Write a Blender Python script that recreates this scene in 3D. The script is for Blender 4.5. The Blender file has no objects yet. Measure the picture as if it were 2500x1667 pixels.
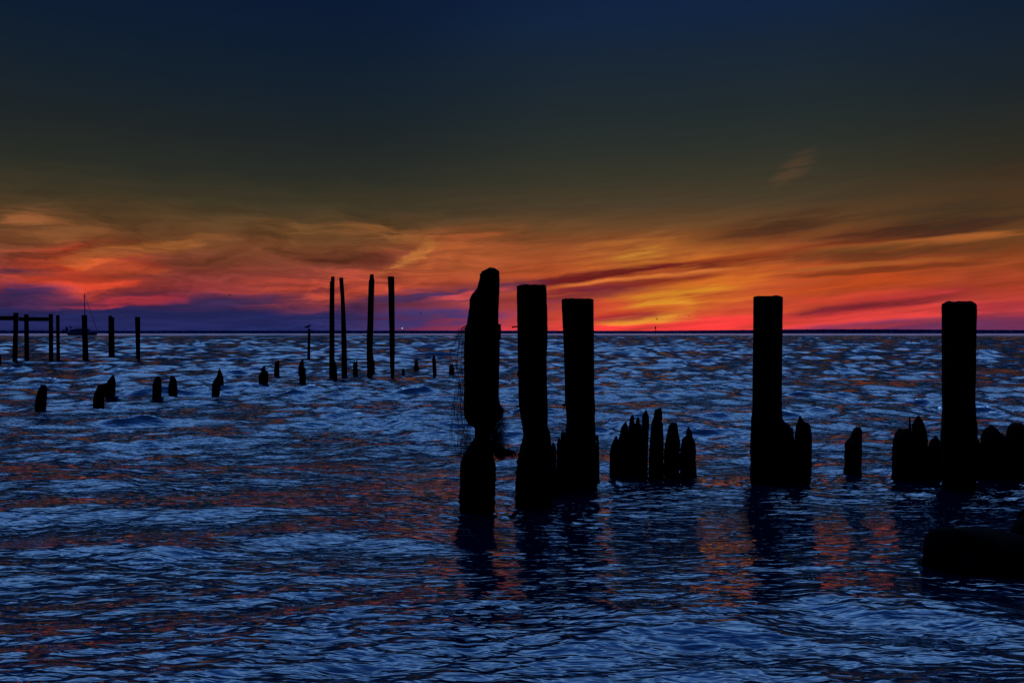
import bpy, math, random
import numpy as np
from mathutils import Vector, noise as mnoise

random.seed(7)
sc = bpy.context.scene
COL = sc.collection

# ------------------------------------------------------------------ camera
CAM_H = 1.6
FPX = 1944.0                       # focal length in pixels of the 2500 px wide photograph (28 mm lens)
PITCH = math.atan(22.5 / FPX)      # horizon sits slightly above the middle
cam_data = bpy.data.cameras.new('camera')
cam_data.lens = 28.0
cam_data.sensor_width = 36.0
cam_data.clip_start = 0.05
cam_data.clip_end = 9000.0
cam = bpy.data.objects.new('camera', cam_data)
COL.objects.link(cam)
cam.location = (0, 0, CAM_H)
cam.rotation_euler = (math.pi / 2 - PITCH, 0, 0)
sc.camera = cam

sc.view_settings.view_transform = 'Standard'
sc.view_settings.look = 'None'
sc.view_settings.exposure = 0.0
sc.view_settings.gamma = 1.0
sc.cycles.max_bounces = 5
sc.cycles.glossy_bounces = 2
sc.cycles.diffuse_bounces = 2
sc.cycles.caustics_reflective = False
sc.cycles.caustics_refractive = False
sc.cycles.use_denoising = False


def lin(c):
    """8-bit sRGB triple -> linear RGBA"""
    r = []
    for v in c:
        v = v / 255.0
        r.append(v / 12.92 if v <= 0.04045 else ((v + 0.055) / 1.055) ** 2.4)
    return (r[0], r[1], r[2], 1.0)


def ray(X, Y):
    """direction of a photograph point, as a world vector with y = 1"""
    x = (X - 1250.0) / FPX
    v = (833.5 - Y) / FPX
    y = math.cos(PITCH) + v * math.sin(PITCH)
    z = -math.sin(PITCH) + v * math.cos(PITCH)
    return (x / y, 1.0, z / y)


def P(X, Y, d):
    r = ray(X, Y)
    return Vector((r[0] * d, d, CAM_H + r[2] * d))


def dist(Yb):
    """distance at which a waterline seen at row Yb lies"""
    return -CAM_H / ray(1250, Yb)[2]


# ------------------------------------------------------------------ dusk sky (world)
world = bpy.data.worlds.new('World')
sc.world = world
world.use_nodes = True
nt = world.node_tree
nt.nodes.clear()
N, L = nt.nodes, nt.links


def wmath(op, a, b=None, c=None, clamp=False):
    n = N.new('ShaderNodeMath')
    n.operation = op
    n.use_clamp = clamp
    for i, v in enumerate((a, b, c)):
        if v is None:
            continue
        if isinstance(v, (int, float)):
            n.inputs[i].default_value = v
        else:
            L.new(v, n.inputs[i])
    return n.outputs[0]


def wmix(fac, a, b, mode='MIX'):
    n = N.new('ShaderNodeMix')
    n.data_type = 'RGBA'
    n.blend_type = mode
    for sock, v in ((n.inputs[0], fac), (n.inputs[6], a), (n.inputs[7], b)):
        if isinstance(v, (int, float, tuple)):
            sock.default_value = v
        else:
            L.new(v, sock)
    return n.outputs[2]


def smooth(v, a, b, lo=0.0, hi=1.0):
    n = N.new('ShaderNodeMapRange')
    n.interpolation_type = 'SMOOTHSTEP'
    L.new(v, n.inputs['Value'])
    n.inputs['From Min'].default_value = a
    n.inputs['From Max'].default_value = b
    n.inputs['To Min'].default_value = lo
    n.inputs['To Max'].default_value = hi
    return n.outputs['Result']


UN = FPX / 100.0                   # sky unit: 100 photograph pixels
tc = N.new('ShaderNodeTexCoord')
sep = N.new('ShaderNodeSeparateXYZ')
L.new(tc.outputs['Generated'], sep.inputs[0])
azim = wmath('ARCTAN2', sep.outputs[0], sep.outputs[1])
elev = wmath('ARCSINE', sep.outputs[2])
U = wmath('MULTIPLY', azim, UN)
V = wmath('MULTIPLY', elev, UN)
uv = N.new('ShaderNodeCombineXYZ')
L.new(U, uv.inputs[0])
L.new(V, uv.inputs[1])


def skynoise(vec, scale, sx, sy, tilt=0.0, detail=4.0, rough=0.55, dist_=0.0, off=(0, 0, 0)):
    m = N.new('ShaderNodeMapping')
    m.vector_type = 'POINT'
    m.inputs['Location'].default_value = off
    m.inputs['Rotation'].default_value = (0, 0, tilt)
    m.inputs['Scale'].default_value = (sx, sy, 1)
    L.new(vec, m.inputs['Vector'])
    n = N.new('ShaderNodeTexNoise')
    n.noise_dimensions = '2D'
    n.inputs['Scale'].default_value = scale
    n.inputs['Detail'].default_value = detail
    n.inputs['Roughness'].default_value = rough
    n.inputs['Distortion'].default_value = dist_
    L.new(m.outputs[0], n.inputs['Vector'])
    return n


# wispy displacement of the sky coordinates
wn = skynoise(uv.outputs[0], 1.0, 0.55, 1.5, detail=4.0)
wv = N.new('ShaderNodeVectorMath')
wv.operation = 'SUBTRACT'
L.new(wn.outputs['Color'], wv.inputs[0])
wv.inputs[1].default_value = (0.5, 0.5, 0.5)
wm = N.new('ShaderNodeVectorMath')
wm.operation = 'MULTIPLY_ADD'
L.new(wv.outputs[0], wm.inputs[0])
amp_w = smooth(U, -3.5, 1.5, 1.0, 0.40)
wamp = N.new('ShaderNodeCombineXYZ')
L.new(wmath('MULTIPLY', amp_w, 1.0), wamp.inputs[0])
L.new(wmath('MULTIPLY', amp_w, 0.24), wamp.inputs[1])
L.new(wamp.outputs[0], wm.inputs[1])
L.new(uv.outputs[0], wm.inputs[2])
wn2 = skynoise(wm.outputs[0], 1.0, 1.1, 3.2, detail=3.0, off=(7.3, 2.1, 0))
wv2 = N.new('ShaderNodeVectorMath')
wv2.operation = 'SUBTRACT'
L.new(wn2.outputs['Color'], wv2.inputs[0])
wv2.inputs[1].default_value = (0.5, 0.5, 0.5)
wamp2 = N.new('ShaderNodeCombineXYZ')
amp2 = smooth(U, -3.0, 2.0, 1.0, 0.25)
L.new(wmath('MULTIPLY', amp2, 0.9), wamp2.inputs[0])
L.new(wmath('MULTIPLY', amp2, 0.17), wamp2.inputs[1])
wm2 = N.new('ShaderNodeVectorMath')
wm2.operation = 'MULTIPLY_ADD'
L.new(wv2.outputs[0], wm2.inputs[0])
L.new(wamp2.outputs[0], wm2.inputs[1])
L.new(wm.outputs[0], wm2.inputs[2])
wuv = wm2.outputs[0]
wsep = N.new('ShaderNodeSeparateXYZ')
L.new(wuv, wsep.inputs[0])
Vw = wsep.outputs[1]

VMAX = math.pi / 2 * UN
tpar = wmath('SQRT', wmath('DIVIDE', wmath('MAXIMUM', Vw, 0.0), VMAX, clamp=True))

# unseen upper sky: blue brightness added for the waves to mirror, deepening towards the zenith
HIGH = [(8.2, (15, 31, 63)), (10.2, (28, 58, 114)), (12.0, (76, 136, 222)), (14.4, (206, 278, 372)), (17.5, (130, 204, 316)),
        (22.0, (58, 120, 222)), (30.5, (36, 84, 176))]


def skyramp(stops, dim=1.0):
    n = N.new('ShaderNodeValToRGB')
    n.color_ramp.interpolation = 'LINEAR'
    els = n.color_ramp.elements
    first = True
    for v, c in stops:
        p = math.sqrt(v / VMAX)
        col = lin(c)
        col = (col[0] * dim, col[1] * dim, col[2] * dim, 1)
        if first:
            els[0].position = p
            els[0].color = col
            first = False
            e1 = els[1]
            els.remove(e1)
        else:
            e = els.new(p)
            e.color = col
    L.new(tpar, n.inputs[0])
    return n.outputs[0]


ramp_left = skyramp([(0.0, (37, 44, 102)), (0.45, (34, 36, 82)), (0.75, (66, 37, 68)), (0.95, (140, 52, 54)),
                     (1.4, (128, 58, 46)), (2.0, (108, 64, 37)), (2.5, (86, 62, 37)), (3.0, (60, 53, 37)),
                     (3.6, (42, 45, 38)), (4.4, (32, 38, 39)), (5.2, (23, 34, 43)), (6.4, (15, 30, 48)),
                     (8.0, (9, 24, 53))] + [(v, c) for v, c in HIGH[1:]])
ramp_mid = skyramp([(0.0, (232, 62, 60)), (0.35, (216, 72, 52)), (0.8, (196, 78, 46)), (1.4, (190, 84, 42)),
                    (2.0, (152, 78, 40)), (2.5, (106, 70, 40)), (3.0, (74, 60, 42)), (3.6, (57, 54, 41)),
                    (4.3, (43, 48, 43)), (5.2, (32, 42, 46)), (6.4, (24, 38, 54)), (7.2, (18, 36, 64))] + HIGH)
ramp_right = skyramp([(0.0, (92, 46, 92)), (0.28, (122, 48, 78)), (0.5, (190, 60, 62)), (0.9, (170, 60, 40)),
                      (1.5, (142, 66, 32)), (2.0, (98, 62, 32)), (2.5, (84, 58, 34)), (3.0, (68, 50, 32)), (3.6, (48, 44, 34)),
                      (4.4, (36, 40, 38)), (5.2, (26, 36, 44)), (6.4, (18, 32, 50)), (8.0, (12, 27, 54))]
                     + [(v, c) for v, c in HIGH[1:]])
ramp_back = skyramp([(0.0, (26, 28, 58)), (1.5, (34, 30, 56)), (4.0, (22, 28, 50)), (8.0, (14, 28, 60)),
                     (14, (22, 48, 104)), (22, (30, 70, 150)), (30.5, (36, 84, 176))])

# where along the horizon: left / glow / right / behind
U_off = wmath('ADD', U, 0.0)
glow_l = smooth(U_off, -4.5, 2.2)
glow_r = smooth(U_off, 6.0, 11.5)
skyc = wmix(glow_l, ramp_left, ramp_mid)
skyc = wmix(glow_r, skyc, ramp_right)
absaz = wmath('ABSOLUTE', azim)
back = smooth(absaz, 0.75, 1.7)

wsh = N.new('ShaderNodeCombineXYZ')
L.new(wsep.outputs[0], wsh.inputs[0])
L.new(wmath('SUBTRACT', Vw, wmath('MULTIPLY', wsep.outputs[0], smooth(U, -6.0, 4.0, 0.02, 0.10))), wsh.inputs[1])
fib = skynoise(wsh.outputs[0], 1.0, 0.45, 6.0, detail=6.0, rough=0.62)
fibo = wmath('MULTIPLY_ADD', fib.outputs['Fac'], 3.4, -0.70)
strokes = []


def stroke(c, x0, y0, x1, y1, t, op=1.0):
    strokes.append((c, x0, y0, x1, y1, t, op))


# ---- glow round the place where the sun went down
stroke((178, 106, 42), 1360, 640, 1900, 610, 48, 0.65)
stroke((198, 130, 48), 1480, 634, 1640, 616, 18, 0.6)
stroke((198, 102, 34), 1420, 735, 1950, 655, 70, 0.85)
stroke((216, 150, 42), 1500, 776, 1720, 742, 24, 0.9)
stroke((206, 134, 38), 1470, 735, 1800, 705, 16, 0.7)
stroke((176, 66, 24), 1850, 730, 2350, 640, 60, 0.75)
# ---- bands near the horizon, right of the third piling
stroke((250, 62, 62), 1380, 803, 2000, 786, 19, 0.95)
stroke((196, 44, 40), 1440, 775, 1700, 748, 10, 0.65)
stroke((226, 150, 48), 1440, 788, 1700, 776, 9, 0.8)
stroke((118, 34, 46), 1860, 784, 2460, 694, 17, 0.95)
stroke((228, 66, 62), 1860, 792, 2480, 742, 14, 0.85)
stroke((206, 64, 52), 1850, 744, 2380, 706, 12, 0.55)
stroke((96, 46, 86), 1900, 812, 2560, 790, 18, 0.85)
stroke((150, 46, 58), 2280, 758, 2560, 738, 9, 0.6)
# ---- the long dark streaks over the glow
stroke((96, 24, 26), 1140, 706, 1960, 622, 15, 0.97)
stroke((132, 52, 26), 1700, 640, 2260, 578, 10, 0.7)
stroke((226, 124, 58), 1360, 698, 1800, 654, 8, 0.85)
stroke((118, 30, 30), 1280, 722, 1790, 664, 11, 0.85)
stroke((104, 34, 52), 1180, 738, 1640, 700, 15, 0.75)
stroke((214, 70, 50), 1330, 760, 1560, 735, 12, 0.55)
stroke((150, 36, 50), 1420, 784, 1640, 764, 9, 0.75)
# ---- upper right streaks
stroke((60, 36, 26), 1640, 600, 2220, 500, 30, 0.75)
stroke((74, 38, 26), 1950, 592, 2560, 530, 18, 0.85)
stroke((166, 92, 42), 1900, 622, 2520, 566, 9, 0.85)
stroke((66, 46, 28), 1850, 632, 2500, 596, 18, 0.7)
stroke((158, 84, 38), 1880, 664, 2430, 622, 6, 0.85)
stroke((92, 44, 24), 1880, 676, 2430, 638, 7, 0.7)
stroke((98, 68, 46), 1880, 455, 1995, 368, 22, 0.4)
stroke((50, 42, 32), 2050, 560, 2640, 490, 34, 0.6)
stroke((66, 52, 36), 2200, 470, 2520, 440, 12, 0.5)
# ---- middle: orange wisps and purple bank behind the tall posts
stroke((190, 74, 50), 560, 722, 1180, 690, 42, 0.75)
stroke((172, 84, 44), 900, 660, 1300, 590, 60, 0.6)
stroke((112, 50, 42), 820, 660, 1040, 606, 13, 0.45)
stroke((178, 108, 52), 920, 668, 1090, 582, 13, 0.7)
stroke((158, 96, 50), 1090, 588, 800, 556, 18, 0.6)
stroke((128, 84, 46), 600, 540, 860, 570, 17, 0.55)
stroke((66, 44, 84), 820, 752, 1320, 690, 19, 0.95)
stroke((54, 50, 104), 700, 790, 1330, 770, 26, 0.9)
stroke((206, 74, 66), 1030, 738, 1250, 702, 9, 0.7)
stroke((150, 54, 72), 1180, 760, 1460, 738, 14, 0.7)
stroke((110, 42, 54), 720, 718, 880, 700, 7, 0.6)
stroke((204, 84, 62), 860, 676, 960, 712, 5, 0.5)
# ---- left bank of red cloud
stroke((176, 56, 30), -40, 690, 420, 640, 60, 0.8)
stroke((206, 92, 46), 90, 626, 420, 668, 14, 0.75)
stroke((128, 46, 32), 180, 668, 420, 650, 13, 0.7)
stroke((222, 74, 48), 60, 716, 330, 690, 15, 0.8)
stroke((152, 56, 36), 60, 640, 250, 618, 10, 0.5)
stroke((34, 34, 76), -60, 716, 190, 724, 24, 0.9)
stroke((176, 52, 62), 190, 748, 470, 724, 10, 0.8)
stroke((48, 38, 78), 340, 742, 720, 728, 13, 0.75)
stroke((150, 88, 44), 120, 640, 560, 574, 15, 0.7)
stroke((148, 88, 50), -20, 540, 180, 528, 26, 0.75)
stroke((122, 74, 40), 20, 572, 330, 560, 18, 0.5)
stroke((42, 34, 60), -60, 668, 130, 661, 5, 0.7)
stroke((100, 56, 34), 420, 650, 700, 600, 26, 0.5)


def sky_uv(X, Y):
    r = ray(X, Y)
    return math.atan2(r[0], r[1]) * UN, math.atan2(r[2], math.hypot(r[0], r[1])) * UN


for c, x0, y0, x1, y1, t, op in strokes:
    a = sky_uv(x0, y0)
    b = sky_uv(x1, y1)
    m = N.new('ShaderNodeMapping')
    m.vector_type = 'TEXTURE'
    m.inputs['Location'].default_value = ((a[0] + b[0]) / 2, (a[1] + b[1]) / 2, 0)
    m.inputs['Rotation'].default_value = (0, 0, math.atan2(b[1] - a[1], b[0] - a[0]))
    m.inputs['Scale'].default_value = (math.hypot(b[0] - a[0], b[1] - a[1]) * 0.62, t / 100.0 * 1.55, 1)
    L.new(wuv, m.inputs['Vector'])
    g = N.new('ShaderNodeTexGradient')
    g.gradient_type = 'SPHERICAL'
    L.new(m.outputs[0], g.inputs[0])
    feather = wmath('MULTIPLY', g.outputs['Fac'], fibo)
    soft = 0.62 if t < 14 else 0.75 if t < 22 else 0.95
    skyc = wmix(smooth(feather, 0.02, soft, 0.0, op), skyc, lin(c))

# fine fibres in the cloud layer, strongest near the horizon
fb = wmath('SUBTRACT', fib.outputs['Fac'], 0.5)
fb = wmath('MULTIPLY', fb, smooth(V, 0.8, 4.2, 0.95, 0.10))
curl = skynoise(wsh.outputs[0], 1.0, 0.55, 2.3, detail=6.0, rough=0.55, dist_=0.55, off=(3.3, 8.1, 0))
cl = wmath('MULTIPLY', wmath('SUBTRACT', curl.outputs['Fac'], 0.48), smooth(U, -4.5, 2.5, 1.7, 0.4))
cl = wmath('MULTIPLY', cl, wmath('MULTIPLY', smooth(V, 0.3, 0.9), smooth(V, 2.0, 3.4, 1.0, 0.0)))
fgain = wmath('MAXIMUM', wmath('ADD', wmath('ADD', fb, cl), 1.0), 0.25)
fcol = N.new('ShaderNodeCombineXYZ')
L.new(fgain, fcol.inputs[0])
L.new(fgain, fcol.inputs[1])
L.new(fgain, fcol.inputs[2])
skyc = wmix(1.0, skyc, fcol.outputs[0], 'MULTIPLY')
skyc = wmix(back, skyc, ramp_back)

bg = N.new('ShaderNodeBackground')
L.new(skyc, bg.inputs[0])
bg.inputs[1].default_value = 1.0
wout = N.new('ShaderNodeOutputWorld')
L.new(bg.outputs[0], wout.inputs[0])
world.cycles.sampling_method = 'MANUAL'
world.cycles.sample_map_resolution = 512


# ------------------------------------------------------------------ materials
def material(name, base, rough=0.8, spec=0.15, kind='wood'):
    m = bpy.data.materials.new(name)
    m.use_nodes = True
    t = m.node_tree
    b = t.nodes['Principled BSDF']
    b.inputs['Roughness'].default_value = rough
    b.inputs['Specular IOR Level'].default_value = spec
    co = t.nodes.new('ShaderNodeTexCoord')
    mp = t.nodes.new('ShaderNodeMapping')
    t.links.new(co.outputs['Object'], mp.inputs[0])
    mp.inputs['Scale'].default_value = {'wood': (22, 22, 1.6), 'rock': (5, 5, 5), 'paint': (1, 1, 1), 'net': (30, 30, 30)}[kind]
    nz = t.nodes.new('ShaderNodeTexNoise')
    nz.inputs['Scale'].default_value = 1.0
    nz.inputs['Detail'].default_value = 6.0
    nz.inputs['Roughness'].default_value = 0.62
    t.links.new(mp.outputs[0], nz.inputs['Vector'])
    rp = t.nodes.new('ShaderNodeValToRGB')
    rp.color_ramp.elements[0].position = 0.3
    rp.color_ramp.elements[1].position = 0.75
    rp.color_ramp.elements[0].color = (base[0] * 0.55, base[1] * 0.55, base[2] * 0.55, 1)
    rp.color_ramp.elements[1].color = (base[0] * 1.5, base[1] * 1.5, base[2] * 1.5, 1)
    t.links.new(nz.outputs['Fac'], rp.inputs[0])
    t.links.new(rp.outputs[0], b.inputs['Base Color'])
    bp = t.nodes.new('ShaderNodeBump')
    bp.inputs['Strength'].default_value = 0.5
    bp.inputs['Distance'].default_value = 0.01
    t.links.new(nz.outputs['Fac'], bp.inputs['Height'])
    t.links.new(bp.outputs[0], b.inputs['Normal'])
    return m


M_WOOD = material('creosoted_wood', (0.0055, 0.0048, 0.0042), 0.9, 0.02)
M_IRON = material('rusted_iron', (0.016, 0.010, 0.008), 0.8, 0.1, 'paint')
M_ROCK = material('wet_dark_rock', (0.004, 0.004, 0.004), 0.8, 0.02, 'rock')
M_NET = material('net_twine', (0.13, 0.11, 0.115), 0.9, 0.05, 'net')
M_WEED = material('tarred_rope_and_weed', (0.012, 0.011, 0.010), 0.9, 0.05, 'net')
M_HULL = material('dark_hull_paint', (0.06, 0.08, 0.2), 0.6, 0.1, 'paint')
M_GLASS = material('dark_window', (0.02, 0.02, 0.03), 0.2, 0.5, 'paint')
M_FEATHER = material('shaded_feathers', (0.018, 0.017, 0.020), 0.9, 0.05, 'net')
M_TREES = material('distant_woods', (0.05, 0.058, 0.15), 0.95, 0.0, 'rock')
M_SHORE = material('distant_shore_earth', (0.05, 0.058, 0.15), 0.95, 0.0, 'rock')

M_LAMP = bpy.data.materials.new('lit_lamp')
M_LAMP.use_nodes = True
_b = M_LAMP.node_tree.nodes['Principled BSDF']
_b.inputs['Base Color'].default_value = (0.8, 0.8, 0.8, 1)
_b.inputs['Emission Color'].default_value = (0.85, 0.92, 1.0, 1)
_b.inputs['Emission Strength'].default_value = 1.2

# water: dark body, mirror-like skin, small ripples as fine relief
M_WATER = bpy.data.materials.new('sea_water')
M_WATER.use_nodes = True
t = M_WATER.node_tree
t.nodes.remove(t.nodes['Principled BSDF'])
w_body = t.nodes.new('ShaderNodeBsdfDiffuse')
w_body.inputs['Color'].default_value = (0.001, 0.004, 0.017, 1)
w_skin = t.nodes.new('ShaderNodeBsdfGlossy')
w_skin.inputs['Color'].default_value = (0.80, 0.91, 1.0, 1)
w_fres = t.nodes.new('ShaderNodeFresnel')
w_fres.inputs['IOR'].default_value = 1.95
w_mix = t.nodes.new('ShaderNodeMixShader')
t.links.new(w_fres.outputs[0], w_mix.inputs[0])
t.links.new(w_body.outputs[0], w_mix.inputs[1])
t.links.new(w_skin.outputs[0], w_mix.inputs[2])
t.links.new(w_mix.outputs[0], t.nodes['Material Output'].inputs['Surface'])
geo = t.nodes.new('ShaderNodeNewGeometry')
# the farther out, the more of the chop is finer than the mesh: rougher skin
gsep = t.nodes.new('ShaderNodeSeparateXYZ')
t.links.new(geo.outputs['Position'], gsep.inputs[0])
gmr = t.nodes.new('ShaderNodeMapRange')
gmr.interpolation_type = 'SMOOTHSTEP'
t.links.new(gsep.outputs[1], gmr.inputs['Value'])
gmr.inputs['From Min'].default_value = 4.0
gmr.inputs['From Max'].default_value = 70.0
gmr.inputs['To Min'].default_value = 0.05
gmr.inputs['To Max'].default_value = 0.13
gm2 = t.nodes.new('ShaderNodeMapRange')
gm2.interpolation_type = 'SMOOTHSTEP'
t.links.new(gsep.outputs[1], gm2.inputs['Value'])
gm2.inputs['From Min'].default_value = 150.0
gm2.inputs['From Max'].default_value = 420.0
gm2.inputs['To Min'].default_value = 0.0
gm2.inputs['To Max'].default_value = 0.12
gad = t.nodes.new('ShaderNodeMath')
t.links.new(gmr.outputs['Result'], gad.inputs[0])
t.links.new(gm2.outputs['Result'], gad.inputs[1])
t.links.new(gad.outputs[0], w_skin.inputs['Roughness'])


def ripple(scale, sx, sy, rot, detail, seed):
    mp = t.nodes.new('ShaderNodeMapping')
    mp.inputs['Scale'].default_value = (sx, sy, 1)
    mp.inputs['Rotation'].default_value = (0, 0, rot)
    mp.inputs['Location'].default_value = (seed, seed * 1.7, 0)
    t.links.new(geo.outputs['Position'], mp.inputs[0])
    nz = t.nodes.new('ShaderNodeTexNoise')
    nz.noise_dimensions = '2D'
    nz.inputs['Scale'].default_value = scale
    nz.inputs['Detail'].default_value = detail
    nz.inputs['Roughness'].default_value = 0.55
    nz.inputs['Distortion'].default_value = 0.4
    t.links.new(mp.outputs[0], nz.inputs['Vector'])
    return nz.outputs['Fac']


def tmath(op, a_, b_):
    n = t.nodes.new('ShaderNodeMath')
    n.operation = op
    for i, v in enumerate((a_, b_)):
        if isinstance(v, (int, float)):
            n.inputs[i].default_value = v
        else:
            t.links.new(v, n.inputs[i])
    return n.outputs[0]


r1 = ripple(16.0, 0.28, 1.4, 0.06, 2.0, 3.1)
r2 = ripple(7.0, 0.32, 1.3, -0.10, 2.0, 11.3)
hsum = tmath('ADD', tmath('MULTIPLY', r1, 0.0115), tmath('MULTIPLY', r2, 0.0165))
bp = t.nodes.new('ShaderNodeBump')
bp.inputs['Strength'].default_value = 0.85
bp.inputs['Distance'].default_value = 1.0
gms = t.nodes.new('ShaderNodeMapRange')
t.links.new(gsep.outputs[1], gms.inputs['Value'])
gms.inputs['From Min'].default_value = 6.0
gms.inputs['From Max'].default_value = 55.0
gms.inputs['To Min'].default_value = 0.8
gms.inputs['To Max'].default_value = 0.15
t.links.new(gms.outputs['Result'], bp.inputs['Strength'])
t.links.new(hsum, bp.inputs['Height'])
for n_ in (w_body, w_skin, w_fres):
    t.links.new(bp.outputs[0], n_.inputs['Normal'])


# ------------------------------------------------------------------ object helpers
def mesh_object(name, verts, faces, mat, loc=(0, 0, 0), parent=None, smooth_=True):
    me = bpy.data.meshes.new(name)
    me.from_pydata([tuple(v) for v in verts], [], faces)
    me.materials.append(mat)
    if smooth_:
        me.polygons.foreach_set('use_smooth', [True] * len(me.polygons))
    me.update()
    o = bpy.data.objects.new(name, me)
    COL.objects.link(o)
    o.location = loc
    if parent is not None:
        o.parent = parent
    return o


def tag(o, label=None, cat=None, group=None, kind=None):
    if label:
        o['label'] = label
    if cat:
        o['category'] = cat
    if group:
        o['group'] = group
    if kind:
        o['kind'] = kind
    return o


def empty(name, loc, label, cat, group=None):
    o = bpy.data.objects.new(name, None)
    o.empty_display_size = 0.2
    COL.objects.link(o)
    o.location = loc
    return tag(o, label, cat, group)


class MB:
    """collects vertices and faces"""
    def __init__(self):
        self.v = []
        self.f = []

    def tube(self, pts, radii, n=6, cap=True):
        base = len(self.v)
        for i, p in enumerate(pts):
            p = Vector(p)
            a = Vector(pts[max(i - 1, 0)])
            c = Vector(pts[min(i + 1, len(pts) - 1)])
            d = (c - a)
            d = d.normalized() if d.length > 1e-9 else Vector((0, 0, 1))
            ref = Vector((0, 1, 0)) if abs(d.y) < 0.9 else Vector((1, 0, 0))
            s = d.cross(ref).normalized()
            u = s.cross(d)
            r = radii[i] if isinstance(radii, (list, tuple)) else radii
            for k in range(n):
                an = 2 * math.pi * k / n
                self.v.append(p + s * (math.cos(an) * r) + u * (math.sin(an) * r))
        for i in range(len(pts) - 1):
            for k in range(n):
                k2 = (k + 1) % n
                self.f.append((base + i * n + k, base + i * n + k2, base + (i + 1) * n + k2, base + (i + 1) * n + k))
        if cap:
            self.f.append(tuple(base + k for k in range(n))[::-1])
            e = base + (len(pts) - 1) * n
            self.f.append(tuple(e + k for k in range(n)))
        return self

    def loft(self, rings, cap=True):
        n = len(rings[0])
        base = len(self.v)
        for r in rings:
            self.v.extend(Vector(p) for p in r)
        for i in range(len(rings) - 1):
            for k in range(n):
                k2 = (k + 1) % n
                self.f.append((base + i * n + k, base + i * n + k2, base + (i + 1) * n + k2, base + (i + 1) * n + k))
        if cap:
            self.f.append(tuple(base + k for k in range(n))[::-1])
            e = base + (len(rings) - 1) * n
            self.f.append(tuple(e + k for k in range(n)))
        return self

    def build(self, name, mat, loc=(0, 0, 0), parent=None, smooth_=True):
        lo = Vector(loc) if parent is None else Vector((0, 0, 0))
        off = Vector(loc)
        return mesh_object(name, [v - off for v in self.v], self.f, mat, lo, parent, smooth_)


def interp(rows, y, k):
    if y <= rows[0][0]:
        return rows[0][k]
    for a_, b_ in zip(rows, rows[1:]):
        if y <= b_[0]:
            w = (y - a_[0]) / max(b_[0] - a_[0], 1e-6)
            return a_[k] + (b_[k] - a_[k]) * w
    return rows[-1][k]


def timber(left, right, Yb, seed, jag=0.012, rough=1.0, crust=0.0, ry=None, d=None, seg=22, step=None):
    """A standing log. left / right: the edges of its trunk as (row, column) from the top down.
    Returns the mesh builder, its base point and its distance."""
    d = d or dist(Yb)
    px = d / FPX
    Ytop = min(left[0][0], right[0][0])
    step = step or max(1.6, 0.011 / px)
    nrow = max(6, int((Yb - Ytop) / step))
    rows = []
    for i in range(nrow + 1):
        Y = Ytop + (Yb - Ytop) * i / nrow
        xl, xr = interp(left, Y, 1), interp(right, Y, 1)
        a_, c_ = P(xl, Y, d), P(xr, Y, d)
        rows.append([(a_.x + c_.x) / 2, (c_.x - a_.x) / 2, a_.z])
    rows.append([rows[-1][0], rows[-1][1] * 1.02, -0.35])
    rows.append([rows[-1][0], rows[-1][1] * 1.02, -0.9])
    rmax = sorted(r[1] for r in rows)[int(len(rows) * 0.6)]
    R = ry or rmax
    mb = MB()
    ztop = rows[0][2]
    rings = []
    for i, (cx, rx, z) in enumerate(rows):
        ratio = min(1.0, (rx / rmax) ** 0.75)
        yy = R * ratio
        ring = []
        low = max(0.0, min(1.0, (crust - z) / 0.25)) if crust > 0 else 0.0
        for k in range(seg):
            an = 2 * math.pi * k / seg
            grain = mnoise.noise(Vector((math.cos(an) * 3.1 + seed * 7.3, math.sin(an) * 3.1, z * 0.9)))
            fine = mnoise.noise(Vector((math.cos(an) * 2.2 + seed * 3.7, math.sin(an) * 2.2 + 5, z * 16)))
            lump = mnoise.noise(Vector((math.cos(an) * 4 + seed, math.sin(an) * 4, z * 30)))
            tiny = mnoise.noise(Vector((math.cos(an) * 3.0 + seed * 5.1, math.sin(an) * 3.0 + 9, z * 48)))
            f = 1 + rough * (0.020 * grain + 0.018 * fine + 0.010 * tiny) + low * 0.11 * lump
            zz = z
            if i == 0:
                zz += jag * mnoise.noise(Vector((math.cos(an) * 2.6 + seed * 1.9, math.sin(an) * 2.6, 0.5)))
            ring.append(Vector((cx + math.cos(an) * rx * f, d + math.sin(an) * yy * f, zz)))
        rings.append(ring)
    # worn shoulder and top
    top = rings[0]
    cen = sum(top, Vector()) / seg
    inner = [cen + (p - cen) * 0.80 + Vector((0, 0, min(0.012, jag) * (0.6 + 0.8 * mnoise.noise(p * 9)))) for p in top]
    inner2 = [cen + (p - cen) * 0.35 + Vector((0, 0, min(0.012, jag) * (0.6 + 0.8 * mnoise.noise(p * 5)))) for p in top]
    mb.loft([inner2, inner] + rings)
    mb.f = [f[::-1] for f in mb.f]
    return mb, Vector((rows[-3][0], d, 0)), d


def splinter(parent, X0, Y0, X1, Y1, wpx, d, base, seed=0, name='splinter', mat=None, tip=0.25):
    """jagged upright shard: from (X0,Y0) foot to (X1,Y1) tip"""
    a_, b_ = P(X0, Y0, d), P(X1, Y1, d)
    w = wpx * d / FPX / 2
    pts, rad = [], []
    for i in range(7):
        s = i / 6
        q = a_.lerp(b_, s)
        q.x += w * 0.35 * mnoise.noise(Vector((seed * 3.3, s * 4, 1)))
        pts.append(q)
        rad.append(w * ((1 - s) + tip * s) * (1 + 0.25 * mnoise.noise(Vector((seed, s * 6, 7)))))
    return MB().tube(pts, rad, 7).build(name, mat or M_WOOD, base, parent)


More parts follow.
